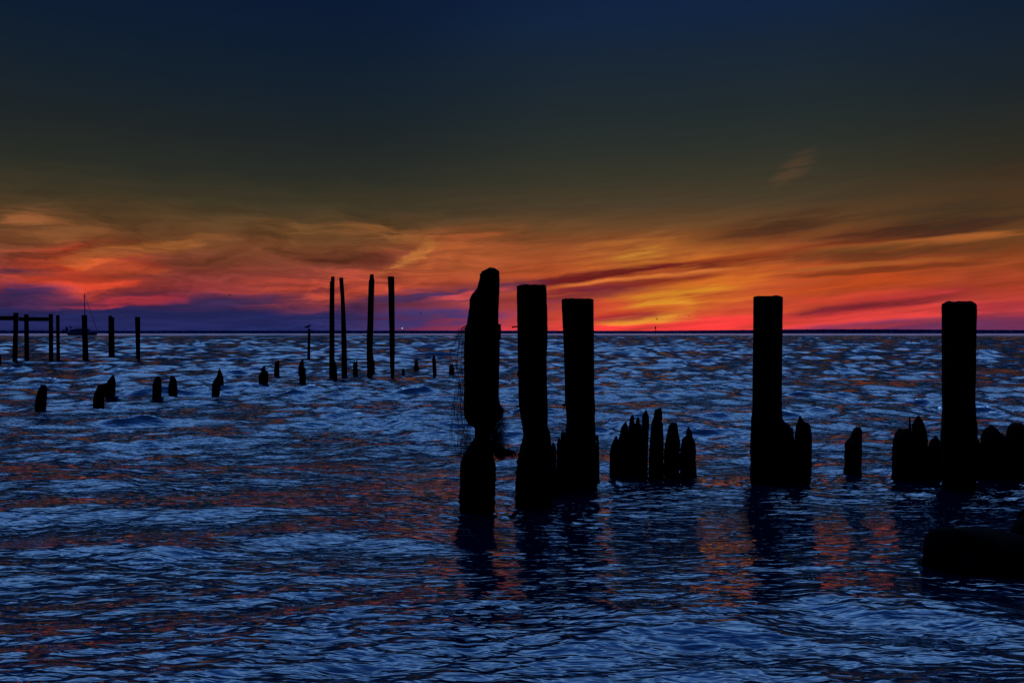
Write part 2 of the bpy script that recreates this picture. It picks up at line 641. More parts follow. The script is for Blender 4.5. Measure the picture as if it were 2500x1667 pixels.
def bolt(parent, X0, X1, Y, tpx, d, base, droop=0.0, yoff=0.0):
    px = d / FPX
    dd = d + yoff
    a_, b_ = P(X0, Y, dd), P(X1, Y + droop, dd)
    r = tpx * px / 2
    h = a_.lerp(b_, 0.84)
    MB().tube([a_, h, h, b_, b_], [r, r, r * 1.05, r * 1.3, r * 0.7], 8).build('bolt', M_IRON, base, parent)


# ------------------------------------------------------------------ water
def build_water():
    rng = np.random.default_rng(11)
    apex_y = -2.2
    rr = [2.4]
    while rr[-1] < 420:
        rr.append(rr[-1] * 1.0038)
    while rr[-1] < 3300:
        rr.append(rr[-1] * 1.03)
    rr = np.array(rr)
    ncol = 860
    th = np.radians(np.linspace(-58, 58, ncol))
    R, T = np.meshgrid(rr, th, indexing='ij')
    X = R * np.sin(T)
    Y = R * np.cos(T) + apex_y
    dr = np.maximum(np.gradient(rr), rr * (th[1] - th[0]))[:, None]
    Z = np.zeros_like(X)
    DX = np.zeros_like(X)
    DY = np.zeros_like(X)
    # gusts: patches of smoother and rougher water
    gust = (1.0 + 0.35 * np.sin(X * 0.35 + 0.5 * np.sin(Y * 0.21) + 1.0) * np.sin(Y * 0.55 + 0.8 * np.sin(X * 0.27) + 0.4)
            + 0.22 * np.sin(X * 0.9 - Y * 0.5 + 2.0) * np.sin(Y * 1.3 + 0.6 * X))
    # sheltered and calmer inside the line of stumps, choppier outside
    calm = 1.0 + 1.0 * np.clip((Y - 5.0) / 11.0, 0, 1)
    gust0 = gust
    out1 = np.clip((Y - 6.5) / 7.0, 0, 1)
    out2 = np.clip((Y - 25.0) / 50.0, 0, 1)
    out3 = np.clip((Y - 90.0) / 120.0, 0, 1)
    gust = gust * calm
    ncomp = 140
    lam = np.exp(np.linspace(np.log(0.085), np.log(9.0), ncomp)) * (1 + 0.03 * rng.standard_normal(ncomp))
    for l in lam:
        spread = 0.34 if l < 0.5 else 0.36 if l < 1.5 else 0.26
        ang = -math.pi / 2 + 0.10 + spread * rng.standard_normal()
        k = 2 * math.pi / l
        kx, ky = k * math.cos(ang), k * math.sin(ang)
        slope = 0.018 * math.exp(-((math.log(l / 0.16)) / 0.9) ** 2) + 0.0135 * math.exp(-((math.log(l / 2.0)) / 0.7) ** 2)
        chop = 0.040 * math.exp(-((math.log(l / 0.7)) / 0.7) ** 2)
        sea = 0.042 * math.exp(-((math.log(l / 2.6)) / 0.7) ** 2)
        far = 0.045 * math.exp(-((math.log(l / 6.0)) / 0.4) ** 2)
        amp = 1.0 / k
        ph = rng.uniform(0, 2 * math.pi)
        w = np.clip((l / dr - 2.2) / 2.5, 0, 1)
        if w.max() <= 0:
            continue
        nr = int((w[:, 0] > 0).sum())
        a_ = amp * w[:nr] * (slope * (gust[:nr] if l < 2.0 else calm[:nr]) + chop * out1[:nr] * gust0[:nr] + sea * out2[:nr] + far * out3[:nr])
        arg = kx * X[:nr] + ky * Y[:nr] + ph
        s, c = np.sin(arg), np.cos(arg)
        Z[:nr] += a_ * c
        q = 0.95
        DX[:nr] -= q * a_ * s * math.cos(ang)
        DY[:nr] -= q * a_ * s * math.sin(ang)
    # sharp-crested wind ripples: folded wave fields, so that crests meet in thin ridges
    for l0, wd, sl, n_, spr in ((0.60, 0.45, 0.030, 26, 0.42), (0.20, 0.40, 0.040, 28, 0.32), (0.10, 0.28, 0.046, 24, 0.34)):
        F = np.zeros_like(X)
        for _ in range(n_):
            l = l0 * math.exp(wd * rng.standard_normal())
            ang = -math.pi / 2 + 0.08 + spr * rng.standard_normal()
            k = 2 * math.pi / l
            w = np.clip((l / dr - 2.2) / 2.5, 0, 1)
            nr = int((w[:, 0] > 0).sum())
            if nr == 0:
                continue
            F[:nr] += sl / k * w[:nr] * np.cos(k * math.cos(ang) * X[:nr] + k * math.sin(ang) * Y[:nr] + rng.uniform(0, 6.28))
        sd = F[:400].std()
        Z += gust * ((0.45 + 0.55 * out1) if l0 > 0.5 else 1.0) * (sd * 0.8 - np.sqrt(F ** 2 + (0.22 * sd) ** 2))
    # swell that rears up against the line of broken stumps
    yc = 9.55 - 0.06 * X + 0.10 * np.sin(X * 2.3) + 0.05 * np.sin(X * 6.1 + 1)
    win = np.clip((X + 0.9) / 0.7, 0, 1) * np.clip((6.5 - X) / 1.0, 0, 1)
    g = (Y - yc)
    ridge = np.where(g < 0, np.exp(-(g / 0.17) ** 2), np.exp(-(g / 0.55) ** 2))
    Z += 0.07 * win * ridge * (1 + 0.25 * np.sin(X * 4.2) + 0.18 * np.sin(X * 9.7 + 2))
    # single steeper waves rolling in
    for y0, xc, hw, h_, sk in ((11.4, -4.4, 1.3, 0.075, 0.05), (6.95, -3.2, 1.5, 0.060, 0.04), (6.1, -1.3, 0.9, 0.070, -0.05), (5.75, -3.0, 0.9, 0.055, 0.1),
                               (4.15, 0.9, 0.7, 0.045, 0.05), (4.45, 2.3, 0.6, 0.050, -0.3), (15.5, -2.5, 1.9, 0.095, 0.03), (13.2, 2.6, 1.6, 0.090, -0.02),
                               (19.0, 4.0, 2.2, 0.11, 0.03), (20.5, -7.0, 2.4, 0.11, 0.02), (10.4, -1.5, 1.0, 0.06, 0.06), (8.2, -5.0, 1.2, 0.06, 0.05), (4.9, -1.9, 0.8, 0.04, 0.0)):
        gg = Y - (y0 + sk * (X - xc) + 0.06 * np.sin(X * 3.1 + y0) + 0.03 * np.sin(X * 7.7 + 2 * y0))
        ft = 0.020 * y0 + 0.05
        Z += 0.95 * h_ * np.exp(-((X - xc) / hw) ** 4) * np.where(gg < 0, np.exp(-(gg / ft) ** 2), np.exp(-(gg / (ft * 3.2)) ** 2))
    for xb, yb, rb in RINGS:
        q_ = np.hypot(X[:900] - xb, Y[:900] - yb) - rb
        Z[:900] += 0.010 * np.exp(-np.maximum(q_, 0) / 0.28) * np.cos(q_ * 2 * math.pi / 0.15) * (q_ > -0.1)
    # low wave coming in at the lower right
    g2 = (Y - (3.42 + 0.25 * (X - 1.9)))
    Z += 0.045 * np.exp(-((X - 1.9) / 0.55) ** 2) * np.where(g2 < 0, np.exp(-(g2 / 0.14) ** 2), np.exp(-(g2 / 0.4) ** 2))
    verts = np.stack([X + DX, Y + DY, Z], -1).reshape(-1, 3).astype(np.float32)
    nr, nc = X.shape
    i = np.arange(nr - 1)[:, None] * nc + np.arange(nc - 1)[None, :]
    quads = np.stack([i, i + 1, i + nc + 1, i + nc], -1).reshape(-1, 4)[:, ::-1].astype(np.int32)
    me = bpy.data.meshes.new('water')
    me.vertices.add(len(verts))
    me.vertices.foreach_set('co', verts.ravel())
    me.loops.add(quads.size)
    me.loops.foreach_set('vertex_index', quads.ravel())
    me.polygons.add(len(quads))
    me.polygons.foreach_set('loop_start', np.arange(0, quads.size, 4, dtype=np.int32))
    me.polygons.foreach_set('use_smooth', np.ones(len(quads), dtype=bool))
    me.update(calc_edges=True)
    me.materials.append(M_WATER)
    o = bpy.data.objects.new('water', me)
    COL.objects.link(o)
    tag(o, 'dark blue choppy sea water running out to the horizon', None, None, 'structure')
    # make sure the skin faces up
    if me.polygons[0].normal.z < 0:
        me.flip_normals()
    return o


RINGS = []
for X_, Yb_, r_ in ((1165, 1248, 0.16), (1305, 1236, 0.17), (1416, 1192, 0.17), (1530, 1167, 0.12), (1602, 1170, 0.08), (1640, 1170, 0.08),
                    (1680, 1172, 0.08), (1870, 1188, 0.16), (1957, 1186, 0.09), (2082, 1162, 0.09), (2200, 1180, 0.1), (2245, 1180, 0.1),
                    (2341, 1196, 0.16), (2425, 1184, 0.13), (2480, 1184, 0.11)):
    p_ = P(X_, Yb_, dist(Yb_))
    RINGS.append((p_.x, p_.y, r_))
build_water()

# ------------------------------------------------------------------ far shore
SH = 900.0


def shore_top(X):
    base = 806.7
    base -= 3.4 * math.exp(-((X - 2080) / 330.0) ** 2)
    base -= 0.9 * math.exp(-((X - 2600) / 260.0) ** 2)
    base -= 1.2 * math.exp(-((X - 60) / 60.0) ** 2)
    base += 0.9 * math.exp(-((X - 1560) / 240.0) ** 2)
    return base


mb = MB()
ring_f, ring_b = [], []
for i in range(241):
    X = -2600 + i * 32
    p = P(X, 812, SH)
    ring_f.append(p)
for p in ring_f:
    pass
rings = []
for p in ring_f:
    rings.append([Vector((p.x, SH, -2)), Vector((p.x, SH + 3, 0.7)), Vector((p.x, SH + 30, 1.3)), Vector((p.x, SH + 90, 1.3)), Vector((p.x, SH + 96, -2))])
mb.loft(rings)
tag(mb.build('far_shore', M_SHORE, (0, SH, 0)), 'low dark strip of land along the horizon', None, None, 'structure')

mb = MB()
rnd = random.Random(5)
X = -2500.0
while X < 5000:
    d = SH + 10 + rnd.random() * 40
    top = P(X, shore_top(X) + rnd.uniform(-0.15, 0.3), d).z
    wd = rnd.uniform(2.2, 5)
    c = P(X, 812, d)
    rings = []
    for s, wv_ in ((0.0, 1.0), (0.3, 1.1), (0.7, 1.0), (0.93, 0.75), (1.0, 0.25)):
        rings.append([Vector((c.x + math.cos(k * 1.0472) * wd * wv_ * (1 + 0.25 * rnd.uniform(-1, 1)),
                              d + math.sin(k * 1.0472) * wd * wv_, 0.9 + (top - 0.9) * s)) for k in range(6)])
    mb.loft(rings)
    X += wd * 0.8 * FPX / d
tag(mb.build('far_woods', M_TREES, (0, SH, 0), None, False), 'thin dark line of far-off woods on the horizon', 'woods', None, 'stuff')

# ------------------------------------------------------------------ near pilings
PG = 'tall pilings of the ruined bulkhead'
CR = 0.55

# broken piling with the eaten-through neck
Yb = 1248
e_left = [(657, 1190), (659, 1184), (662, 1176), (667, 1174), (671, 1172), (680, 1171), (690, 1168), (700, 1166), (707, 1162),
          (714, 1156), (721, 1151), (729, 1147), (738, 1146), (750, 1146), (760, 1144), (775, 1142), (790, 1140),
          (805, 1135), (850, 1133), (900, 1133), (970, 1133), (1000, 1131), (1020, 1134), (1036, 1143), (1041, 1155),
          (1046, 1159), (1066, 1159), (1080, 1150), (1092, 1142), (1103, 1135), (1116, 1128), (1128, 1124), (1150, 1122),
          (1180, 1123), (1205, 1121), (1212, 1120), (1222, 1122), (1248, 1122)]
e_right = [(657, 1212), (659, 1216), (663, 1219), (680, 1220), (720, 1219), (740, 1218), (760, 1217), (790, 1217), (793, 1221),
           (815, 1221), (850, 1220), (970, 1218), (988, 1221), (1004, 1228), (1018, 1228), (1030, 1216), (1042, 1204),
           (1066, 1198), (1090, 1199), (1116, 1206), (1130, 1209), (1141, 1211), (1180, 1210), (1210, 1209), (1238, 1208), (1248, 1208)]
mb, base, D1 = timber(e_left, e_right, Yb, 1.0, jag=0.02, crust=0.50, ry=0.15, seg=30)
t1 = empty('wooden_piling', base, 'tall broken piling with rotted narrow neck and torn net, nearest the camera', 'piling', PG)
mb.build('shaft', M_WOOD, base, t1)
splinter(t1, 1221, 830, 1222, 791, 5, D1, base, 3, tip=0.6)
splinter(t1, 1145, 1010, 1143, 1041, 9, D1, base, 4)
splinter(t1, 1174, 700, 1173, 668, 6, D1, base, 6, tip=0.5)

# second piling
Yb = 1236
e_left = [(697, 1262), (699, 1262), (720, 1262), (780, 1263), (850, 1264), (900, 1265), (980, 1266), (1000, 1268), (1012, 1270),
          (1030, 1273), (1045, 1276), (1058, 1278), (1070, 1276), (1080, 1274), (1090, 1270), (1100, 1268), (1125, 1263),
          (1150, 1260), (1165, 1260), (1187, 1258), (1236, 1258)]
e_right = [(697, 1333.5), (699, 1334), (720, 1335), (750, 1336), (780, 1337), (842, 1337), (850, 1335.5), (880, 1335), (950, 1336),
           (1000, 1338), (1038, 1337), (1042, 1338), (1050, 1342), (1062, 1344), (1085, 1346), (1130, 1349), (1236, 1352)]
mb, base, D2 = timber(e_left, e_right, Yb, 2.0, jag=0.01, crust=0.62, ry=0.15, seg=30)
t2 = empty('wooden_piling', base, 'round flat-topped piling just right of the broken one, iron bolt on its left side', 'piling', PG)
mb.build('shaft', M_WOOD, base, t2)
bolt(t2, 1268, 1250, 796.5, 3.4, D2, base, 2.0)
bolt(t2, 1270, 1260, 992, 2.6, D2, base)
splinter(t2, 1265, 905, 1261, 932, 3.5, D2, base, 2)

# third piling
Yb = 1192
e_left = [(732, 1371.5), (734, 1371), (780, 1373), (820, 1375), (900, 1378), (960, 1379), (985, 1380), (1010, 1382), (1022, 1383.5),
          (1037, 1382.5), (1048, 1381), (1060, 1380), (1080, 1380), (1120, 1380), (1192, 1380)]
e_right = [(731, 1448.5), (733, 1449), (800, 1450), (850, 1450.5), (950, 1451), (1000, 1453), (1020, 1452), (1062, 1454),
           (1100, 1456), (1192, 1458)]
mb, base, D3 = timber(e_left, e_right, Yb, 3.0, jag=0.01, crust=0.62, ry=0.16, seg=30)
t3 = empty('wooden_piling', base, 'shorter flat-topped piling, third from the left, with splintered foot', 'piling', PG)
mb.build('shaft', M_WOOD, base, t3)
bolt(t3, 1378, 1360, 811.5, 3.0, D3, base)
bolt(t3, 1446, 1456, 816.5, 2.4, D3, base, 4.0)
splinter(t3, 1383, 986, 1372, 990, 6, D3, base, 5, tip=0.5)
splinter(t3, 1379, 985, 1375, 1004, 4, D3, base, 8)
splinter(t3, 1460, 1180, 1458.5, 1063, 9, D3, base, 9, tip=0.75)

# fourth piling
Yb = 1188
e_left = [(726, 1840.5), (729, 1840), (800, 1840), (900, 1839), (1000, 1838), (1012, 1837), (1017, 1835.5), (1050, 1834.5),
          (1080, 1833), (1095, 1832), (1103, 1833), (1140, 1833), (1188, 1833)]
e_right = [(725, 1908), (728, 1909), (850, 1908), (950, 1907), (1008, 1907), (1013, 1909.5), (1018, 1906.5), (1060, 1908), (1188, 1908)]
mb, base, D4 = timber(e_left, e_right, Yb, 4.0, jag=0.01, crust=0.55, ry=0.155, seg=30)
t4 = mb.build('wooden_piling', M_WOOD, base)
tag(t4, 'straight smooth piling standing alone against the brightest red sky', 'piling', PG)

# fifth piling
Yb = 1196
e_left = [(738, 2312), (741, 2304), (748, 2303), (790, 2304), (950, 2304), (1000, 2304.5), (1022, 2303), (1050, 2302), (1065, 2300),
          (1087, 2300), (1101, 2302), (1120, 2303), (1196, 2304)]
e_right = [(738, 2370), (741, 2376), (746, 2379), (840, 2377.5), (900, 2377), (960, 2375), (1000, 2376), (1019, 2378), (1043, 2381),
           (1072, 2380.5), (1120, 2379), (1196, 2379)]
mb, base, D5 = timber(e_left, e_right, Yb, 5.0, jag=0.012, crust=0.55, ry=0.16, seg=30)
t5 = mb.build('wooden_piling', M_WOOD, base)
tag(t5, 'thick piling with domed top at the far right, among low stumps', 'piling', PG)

# ------------------------------------------------------------------ low eroded stumps of the bulkhead
SG = 'low eroded stumps of the ruined bulkhead'


def stump(label, left, right, Yb, seed, prongs=(), group=SG, crust=0.5, jag=0.02, ry=None, seg=18, rough=3.4, cat='stump', name='wooden_stump'):
    mb, base, d = timber(left, right, Yb, seed, jag=jag, rough=rough, crust=crust, ry=ry, seg=seg)
    if group == SG:
        rs = random.Random(int(seed * 17))
        extra = []
        Yt = min(left[0][0], right[0][0])
        for k in range(3):
            Y_ = Yt + rs.uniform(4, 34)
            side = rs.choice((left, right))
            x_ = interp(side, Y_, 1) + (1.6 if side is left else -1.6)
            extra.append((x_, Y_ + 9, x_ + rs.uniform(-1, 1), Y_ - rs.uniform(2, 6), rs.uniform(3.0, 5.5)))
        prongs = list(prongs) + extra
    if prongs:
        th = empty(name, base, label, cat, group)
        mb.build('shaft', M_WOOD, base, th)
        for i, (x0, y0, x1, y1, w) in enumerate(prongs):
            splinter(th, x0, y0, x1, y1, w, d, base, seed * 3 + i, tip=0.45)
        return th
    o = mb.build(name, M_WOOD, base)
    return tag(o, label, cat, group)


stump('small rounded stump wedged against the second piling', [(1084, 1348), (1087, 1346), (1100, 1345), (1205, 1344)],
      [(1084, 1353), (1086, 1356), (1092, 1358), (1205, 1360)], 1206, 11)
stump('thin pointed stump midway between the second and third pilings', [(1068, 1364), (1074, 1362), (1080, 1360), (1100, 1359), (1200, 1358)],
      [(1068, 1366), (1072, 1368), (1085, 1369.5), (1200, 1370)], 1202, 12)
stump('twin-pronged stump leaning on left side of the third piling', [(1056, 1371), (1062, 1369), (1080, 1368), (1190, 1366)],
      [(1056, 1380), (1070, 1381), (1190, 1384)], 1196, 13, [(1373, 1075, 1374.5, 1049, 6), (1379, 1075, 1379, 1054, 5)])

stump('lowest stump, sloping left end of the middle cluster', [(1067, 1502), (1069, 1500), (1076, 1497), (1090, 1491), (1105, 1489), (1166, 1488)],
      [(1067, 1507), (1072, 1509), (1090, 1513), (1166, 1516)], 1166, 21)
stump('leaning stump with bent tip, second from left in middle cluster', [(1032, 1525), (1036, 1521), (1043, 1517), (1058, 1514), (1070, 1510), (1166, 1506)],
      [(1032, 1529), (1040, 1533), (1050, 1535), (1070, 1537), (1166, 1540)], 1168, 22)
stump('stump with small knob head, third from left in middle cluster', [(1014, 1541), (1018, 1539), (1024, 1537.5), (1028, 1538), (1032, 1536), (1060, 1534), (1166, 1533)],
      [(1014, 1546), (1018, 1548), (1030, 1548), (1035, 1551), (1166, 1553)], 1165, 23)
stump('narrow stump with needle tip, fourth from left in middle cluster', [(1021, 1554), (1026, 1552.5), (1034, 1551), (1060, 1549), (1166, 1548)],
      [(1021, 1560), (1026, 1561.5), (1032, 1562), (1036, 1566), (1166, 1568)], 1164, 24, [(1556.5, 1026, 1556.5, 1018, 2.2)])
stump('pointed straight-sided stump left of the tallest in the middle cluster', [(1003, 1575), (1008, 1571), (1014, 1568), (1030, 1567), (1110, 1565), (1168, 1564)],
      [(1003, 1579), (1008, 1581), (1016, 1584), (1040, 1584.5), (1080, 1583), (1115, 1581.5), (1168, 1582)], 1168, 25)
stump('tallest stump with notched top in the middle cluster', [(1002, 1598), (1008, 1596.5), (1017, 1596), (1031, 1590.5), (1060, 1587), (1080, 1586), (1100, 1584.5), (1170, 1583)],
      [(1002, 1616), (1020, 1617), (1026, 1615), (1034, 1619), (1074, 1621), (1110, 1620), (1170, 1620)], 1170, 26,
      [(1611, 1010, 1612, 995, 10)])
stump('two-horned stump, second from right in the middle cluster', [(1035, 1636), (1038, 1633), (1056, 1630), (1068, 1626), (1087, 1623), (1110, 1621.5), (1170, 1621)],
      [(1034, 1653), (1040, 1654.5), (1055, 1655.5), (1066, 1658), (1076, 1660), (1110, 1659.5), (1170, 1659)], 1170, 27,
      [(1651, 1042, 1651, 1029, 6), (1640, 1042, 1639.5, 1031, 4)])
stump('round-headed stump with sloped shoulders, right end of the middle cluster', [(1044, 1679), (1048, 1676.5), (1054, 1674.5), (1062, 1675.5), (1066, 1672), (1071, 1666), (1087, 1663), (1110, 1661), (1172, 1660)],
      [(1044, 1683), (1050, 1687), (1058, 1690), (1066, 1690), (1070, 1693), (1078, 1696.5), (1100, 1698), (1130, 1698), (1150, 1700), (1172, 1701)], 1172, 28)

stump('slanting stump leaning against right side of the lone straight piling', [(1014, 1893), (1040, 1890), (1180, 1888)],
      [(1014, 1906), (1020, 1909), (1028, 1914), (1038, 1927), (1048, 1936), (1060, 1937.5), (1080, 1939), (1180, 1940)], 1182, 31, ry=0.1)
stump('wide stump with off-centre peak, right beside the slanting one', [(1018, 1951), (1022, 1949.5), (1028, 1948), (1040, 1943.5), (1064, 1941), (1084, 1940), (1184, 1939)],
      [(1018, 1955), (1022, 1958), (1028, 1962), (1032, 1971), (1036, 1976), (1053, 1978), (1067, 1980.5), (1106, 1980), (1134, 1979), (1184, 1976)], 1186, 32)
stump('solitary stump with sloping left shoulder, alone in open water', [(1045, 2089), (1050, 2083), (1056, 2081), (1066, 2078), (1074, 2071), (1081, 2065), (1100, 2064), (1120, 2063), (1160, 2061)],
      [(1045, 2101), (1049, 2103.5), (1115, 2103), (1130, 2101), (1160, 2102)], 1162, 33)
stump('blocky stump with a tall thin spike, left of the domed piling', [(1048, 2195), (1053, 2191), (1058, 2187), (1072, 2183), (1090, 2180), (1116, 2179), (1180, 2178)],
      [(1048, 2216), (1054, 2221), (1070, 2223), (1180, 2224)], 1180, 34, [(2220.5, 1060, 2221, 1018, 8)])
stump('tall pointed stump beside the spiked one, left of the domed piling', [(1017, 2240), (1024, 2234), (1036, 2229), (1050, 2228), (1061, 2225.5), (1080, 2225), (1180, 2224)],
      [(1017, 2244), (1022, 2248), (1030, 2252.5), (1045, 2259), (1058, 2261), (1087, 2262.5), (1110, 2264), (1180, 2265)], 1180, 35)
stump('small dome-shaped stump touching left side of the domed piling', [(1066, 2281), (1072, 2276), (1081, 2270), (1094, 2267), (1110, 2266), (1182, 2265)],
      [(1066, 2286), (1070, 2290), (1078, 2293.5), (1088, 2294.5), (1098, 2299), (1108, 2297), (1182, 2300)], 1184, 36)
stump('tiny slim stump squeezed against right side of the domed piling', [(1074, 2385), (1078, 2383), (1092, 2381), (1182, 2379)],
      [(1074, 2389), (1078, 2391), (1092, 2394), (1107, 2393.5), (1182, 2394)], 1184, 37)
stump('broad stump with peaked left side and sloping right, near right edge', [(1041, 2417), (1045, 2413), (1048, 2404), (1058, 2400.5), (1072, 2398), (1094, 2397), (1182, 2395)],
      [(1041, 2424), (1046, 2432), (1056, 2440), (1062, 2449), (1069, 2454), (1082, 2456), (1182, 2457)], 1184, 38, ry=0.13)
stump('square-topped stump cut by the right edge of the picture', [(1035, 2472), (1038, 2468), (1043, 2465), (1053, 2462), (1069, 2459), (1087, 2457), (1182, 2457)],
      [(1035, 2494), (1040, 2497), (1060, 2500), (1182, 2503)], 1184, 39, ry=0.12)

# ------------------------------------------------------------------ stumps in the middle distance
MG = 'stumps in open water on the left'
stump('leaning round-topped stump, farthest left in open water', [(940, 101), (945, 99), (954, 94), (968, 90), (988, 87), (1006, 88)],
      [(940, 111), (947, 114), (975, 113), (1006, 110)], 1006, 41, group=MG, crust=0.2)
stump('stump with upturned right tip, front one of the left pair', [(940, 241), (949, 237), (963, 231), (979, 228.6), (1001, 229)],
      [(940, 256), (952, 258), (975, 254), (1001, 253)], 1001, 42, [(255, 952, 258, 935, 6)], group=MG, crust=0.2)
stump('pointed stump just behind the one with the upturned tip', [(915, 275), (920, 271), (929, 264), (940, 260), (979, 258)],
      [(915, 277), (920, 279.5), (927, 281), (940, 282), (979, 279)], 979, 43, group=MG, crust=0.2)
stump('smooth bullet-shaped stump, taller of two side by side on the left', [(919, 383), (924, 378), (931, 376), (940, 373), (981, 373)],
      [(919, 389), (924, 392), (930, 393.5), (981, 394)], 981, 44, group=MG, crust=0.2)
stump('round-topped stump with stepped left side, right of the bullet-shaped one', [(918, 417), (922, 415.5), (930, 414.5), (937, 414), (939, 411.6), (968, 411.6)],
      [(918, 424), (923, 428), (930, 431), (947, 433), (968, 433)], 968, 45, group=MG, crust=0.2)
stump('low stump in front of a sharply peaked one, left of centre', [(919, 529), (925, 525), (931, 521), (943, 518), (971, 517)],
      [(919, 534), (930, 538), (950, 537), (971, 536)], 971, 46, group=MG, crust=0.2)
stump('sharply peaked stump standing behind a lower one, left of centre', [(901, 535), (906, 532.5), (917, 530), (930, 527), (957, 526)],
      [(901, 537.5), (910, 541), (920, 545), (935, 546), (957, 545)], 957, 47, group=MG, crust=0.2)
stump('thick stump with crooked knob on top, centre left', [(893, 645), (899, 638), (902, 635), (906, 639), (912, 634), (920, 632), (953, 633)],
      [(893, 647.5), (904, 648.5), (908, 655), (920, 656), (937, 654), (953, 651)], 954, 48, group=MG, crust=0.2)
stump('slim slant-topped stump behind the knob-topped one', [(880, 678), (886, 672), (895, 670), (921, 669)],
      [(880, 681.5), (921, 682.6)], 921, 49, group=MG, crust=0.2)
stump('twisted narrow stump in front of the post with the bird', [(878, 737), (883, 733), (897, 728.6), (911, 728), (918, 731), (942, 731)],
      [(878, 741), (895, 742), (899, 746), (942, 747)], 942, 50, group=MG, crust=0.2)
FG = 'small stumps beside the tall posts'
stump('stump fused to the foot of the leftmost tall post', [(879, 813), (890, 812), (930, 814)],
      [(879, 817), (888, 821), (900, 822.5), (930, 824.5)], 930, 51, group=FG, crust=0.2)
stump('two-pronged stump between the second and third tall posts', [(884, 863), (890, 862), (917, 862)],
      [(884, 873), (917, 874)], 917, 52, [(865, 890, 865, 878, 4), (871, 890, 871.5, 876, 4.5)], group=FG, crust=0.2)
stump('tiniest pointed stump, right of the tall posts', [(899, 984), (904, 981), (915, 980.5)], [(899, 985.5), (905, 988), (915, 988.5)], 915, 53, group=FG, crust=0.2)
stump('small stump with knobbed head, right of the tall posts', [(878, 1014), (884, 1013), (890, 1012), (897, 1010), (908, 1010)],
      [(878, 1019), (884, 1020), (890, 1021.5), (899, 1023), (908, 1023)], 908, 54, group=FG, crust=0.2)
stump('upright slender stump between the knobbed stump and the broken piling', [(868, 1057), (876, 1055), (900, 1056), (922, 1057)],
      [(868, 1062.5), (880, 1064), (905, 1066), (922, 1067)], 922, 55, group=FG, crust=0.2)
stump('small round stump seen beside the torn net', [(890, 1099), (893, 1097), (900, 1096), (913, 1096)],
      [(890, 1105), (894, 1107), (900, 1109), (913, 1109)], 914, 56, group=FG, crust=0.2)

# ------------------------------------------------------------------ tall posts and far posts
TG = 'four tall thin posts in open water'


def post(label, left, right, Yb, seed, group, cat='post', name='wooden_post', d=None, parent=None, seg=14):
    mb, base, d = timber(left, right, Yb, seed, jag=0.01, rough=0.8, crust=0.0, seg=seg, d=d)
    if parent is not None:
        return mb.build('post', M_WOOD, parent.location, parent)
    return tag(mb.build(name, M_WOOD, base), label, cat, group)


post('tall thin post, leftmost of four, with stepped top', [(675.6, 808.5), (686, 808), (687.5, 805.5), (750, 804.5), (920, 803.7)],
     [(675.6, 817), (750, 816.5), (920, 817)], 920, 61, TG)
post('tall thin post leaning slightly left, second of four', [(678, 828), (732, 832), (780, 833), (918, 834)],
     [(678, 838), (720, 841), (796, 845), (860, 847), (918, 848)], 918, 62, TG)
post('tallest of four thin posts, crooked with bulging foot',
     [(670, 903), (679, 902.6), (688, 900), (732, 898.5), (787, 897), (824, 895.5), (870, 895), (881, 896), (919, 896)],
     [(670, 912.7), (681, 913), (683, 914.5), (720, 913.4), (778, 912), (860, 910), (881, 913.4), (897, 915.7), (912, 915), (919, 908)], 919, 63, TG)
post('tall square-cut post tapering downward, rightmost of four', [(675.6, 946.7), (709, 948), (755, 949), (824, 951), (892, 952), (919, 954)],
     [(675.6, 962.7), (732, 963.5), (847, 964), (919, 963)], 919, 64, TG)
bp_obj = post('slim low post with a gull perched on top', [(803.5, 752), (840, 751), (879, 750)], [(803.5, 758), (840, 757.8), (879, 757.5)], 879, 65, 'far posts')
D_BIRD = dist(879)

OG = 'posts of the far ruined pier'
post('stub of a post at the left edge, below the cross beam', [(866, -8), (891, -9)], [(866, 1.5), (891, 3)], 891, 70, OG)
post('plain short post right of the beamed frame', [(769.5, 137.5), (879, 138.5)], [(769.5, 145), (879, 146.5)], 880, 71, OG)
post('thick short post in front of the sailboat', [(769.5, 200), (800, 201), (880, 203)], [(771, 212), (800, 213), (880, 216)], 880, 72, OG)
post('short post with notched two-level top, right of the sailboat', [(774.3, 265.5), (874, 266)], [(774.3, 278), (874, 280)], 874, 73, OG)
post('rightmost short post of the far ruined pier', [(774, 330), (820, 331.5), (876, 333)], [(774, 342), (820, 342), (876, 342)], 876, 74, OG)
_d73 = dist(874)
_n = [o for o in bpy.data.objects if o.get('label', '').startswith('short post with notched')][0]
splinter(_n, 269, 790, 269, 770.6, 7.2, _d73, _n.location.copy(), 4, tip=1.0, name='top_tenon')


def frame(label, posts, beam, Yb, seed):
    d = dist(Yb)
    b0 = P(posts[0][0][0][1], Yb, d)
    th = empty('pier_frame', (b0.x, d, 0), label, 'pier frame', 'beamed frames of the far ruined pier')
    for i, (lf, rt) in enumerate(posts):
        post(None, lf, rt, Yb, seed + i, None, parent=th, d=d)
    x0, x1, y0, y1 = beam
    a_, b_ = P(x0, y0, d), P(x1, y1, d)
    hw = 0.11
    ring = lambda x, dz: [Vector((x, d - 0.22 - hw, b_.z + dz)), Vector((x, d - 0.22 + hw, b_.z + dz)),
                          Vector((x, d - 0.22 + hw, a_.z + dz)), Vector((x, d - 0.22 - hw, a_.z + dz))]
    mb = MB()
    n = 8
    mb.loft([ring(a_.x + (b_.x - a_.x) * k / n, 0.012 * mnoise.noise(Vector((k * 0.7, seed, 0)))) for k in range(n + 1)])
    mb.build('cross_beam', M_WOOD, th.location, th, False)
    return th


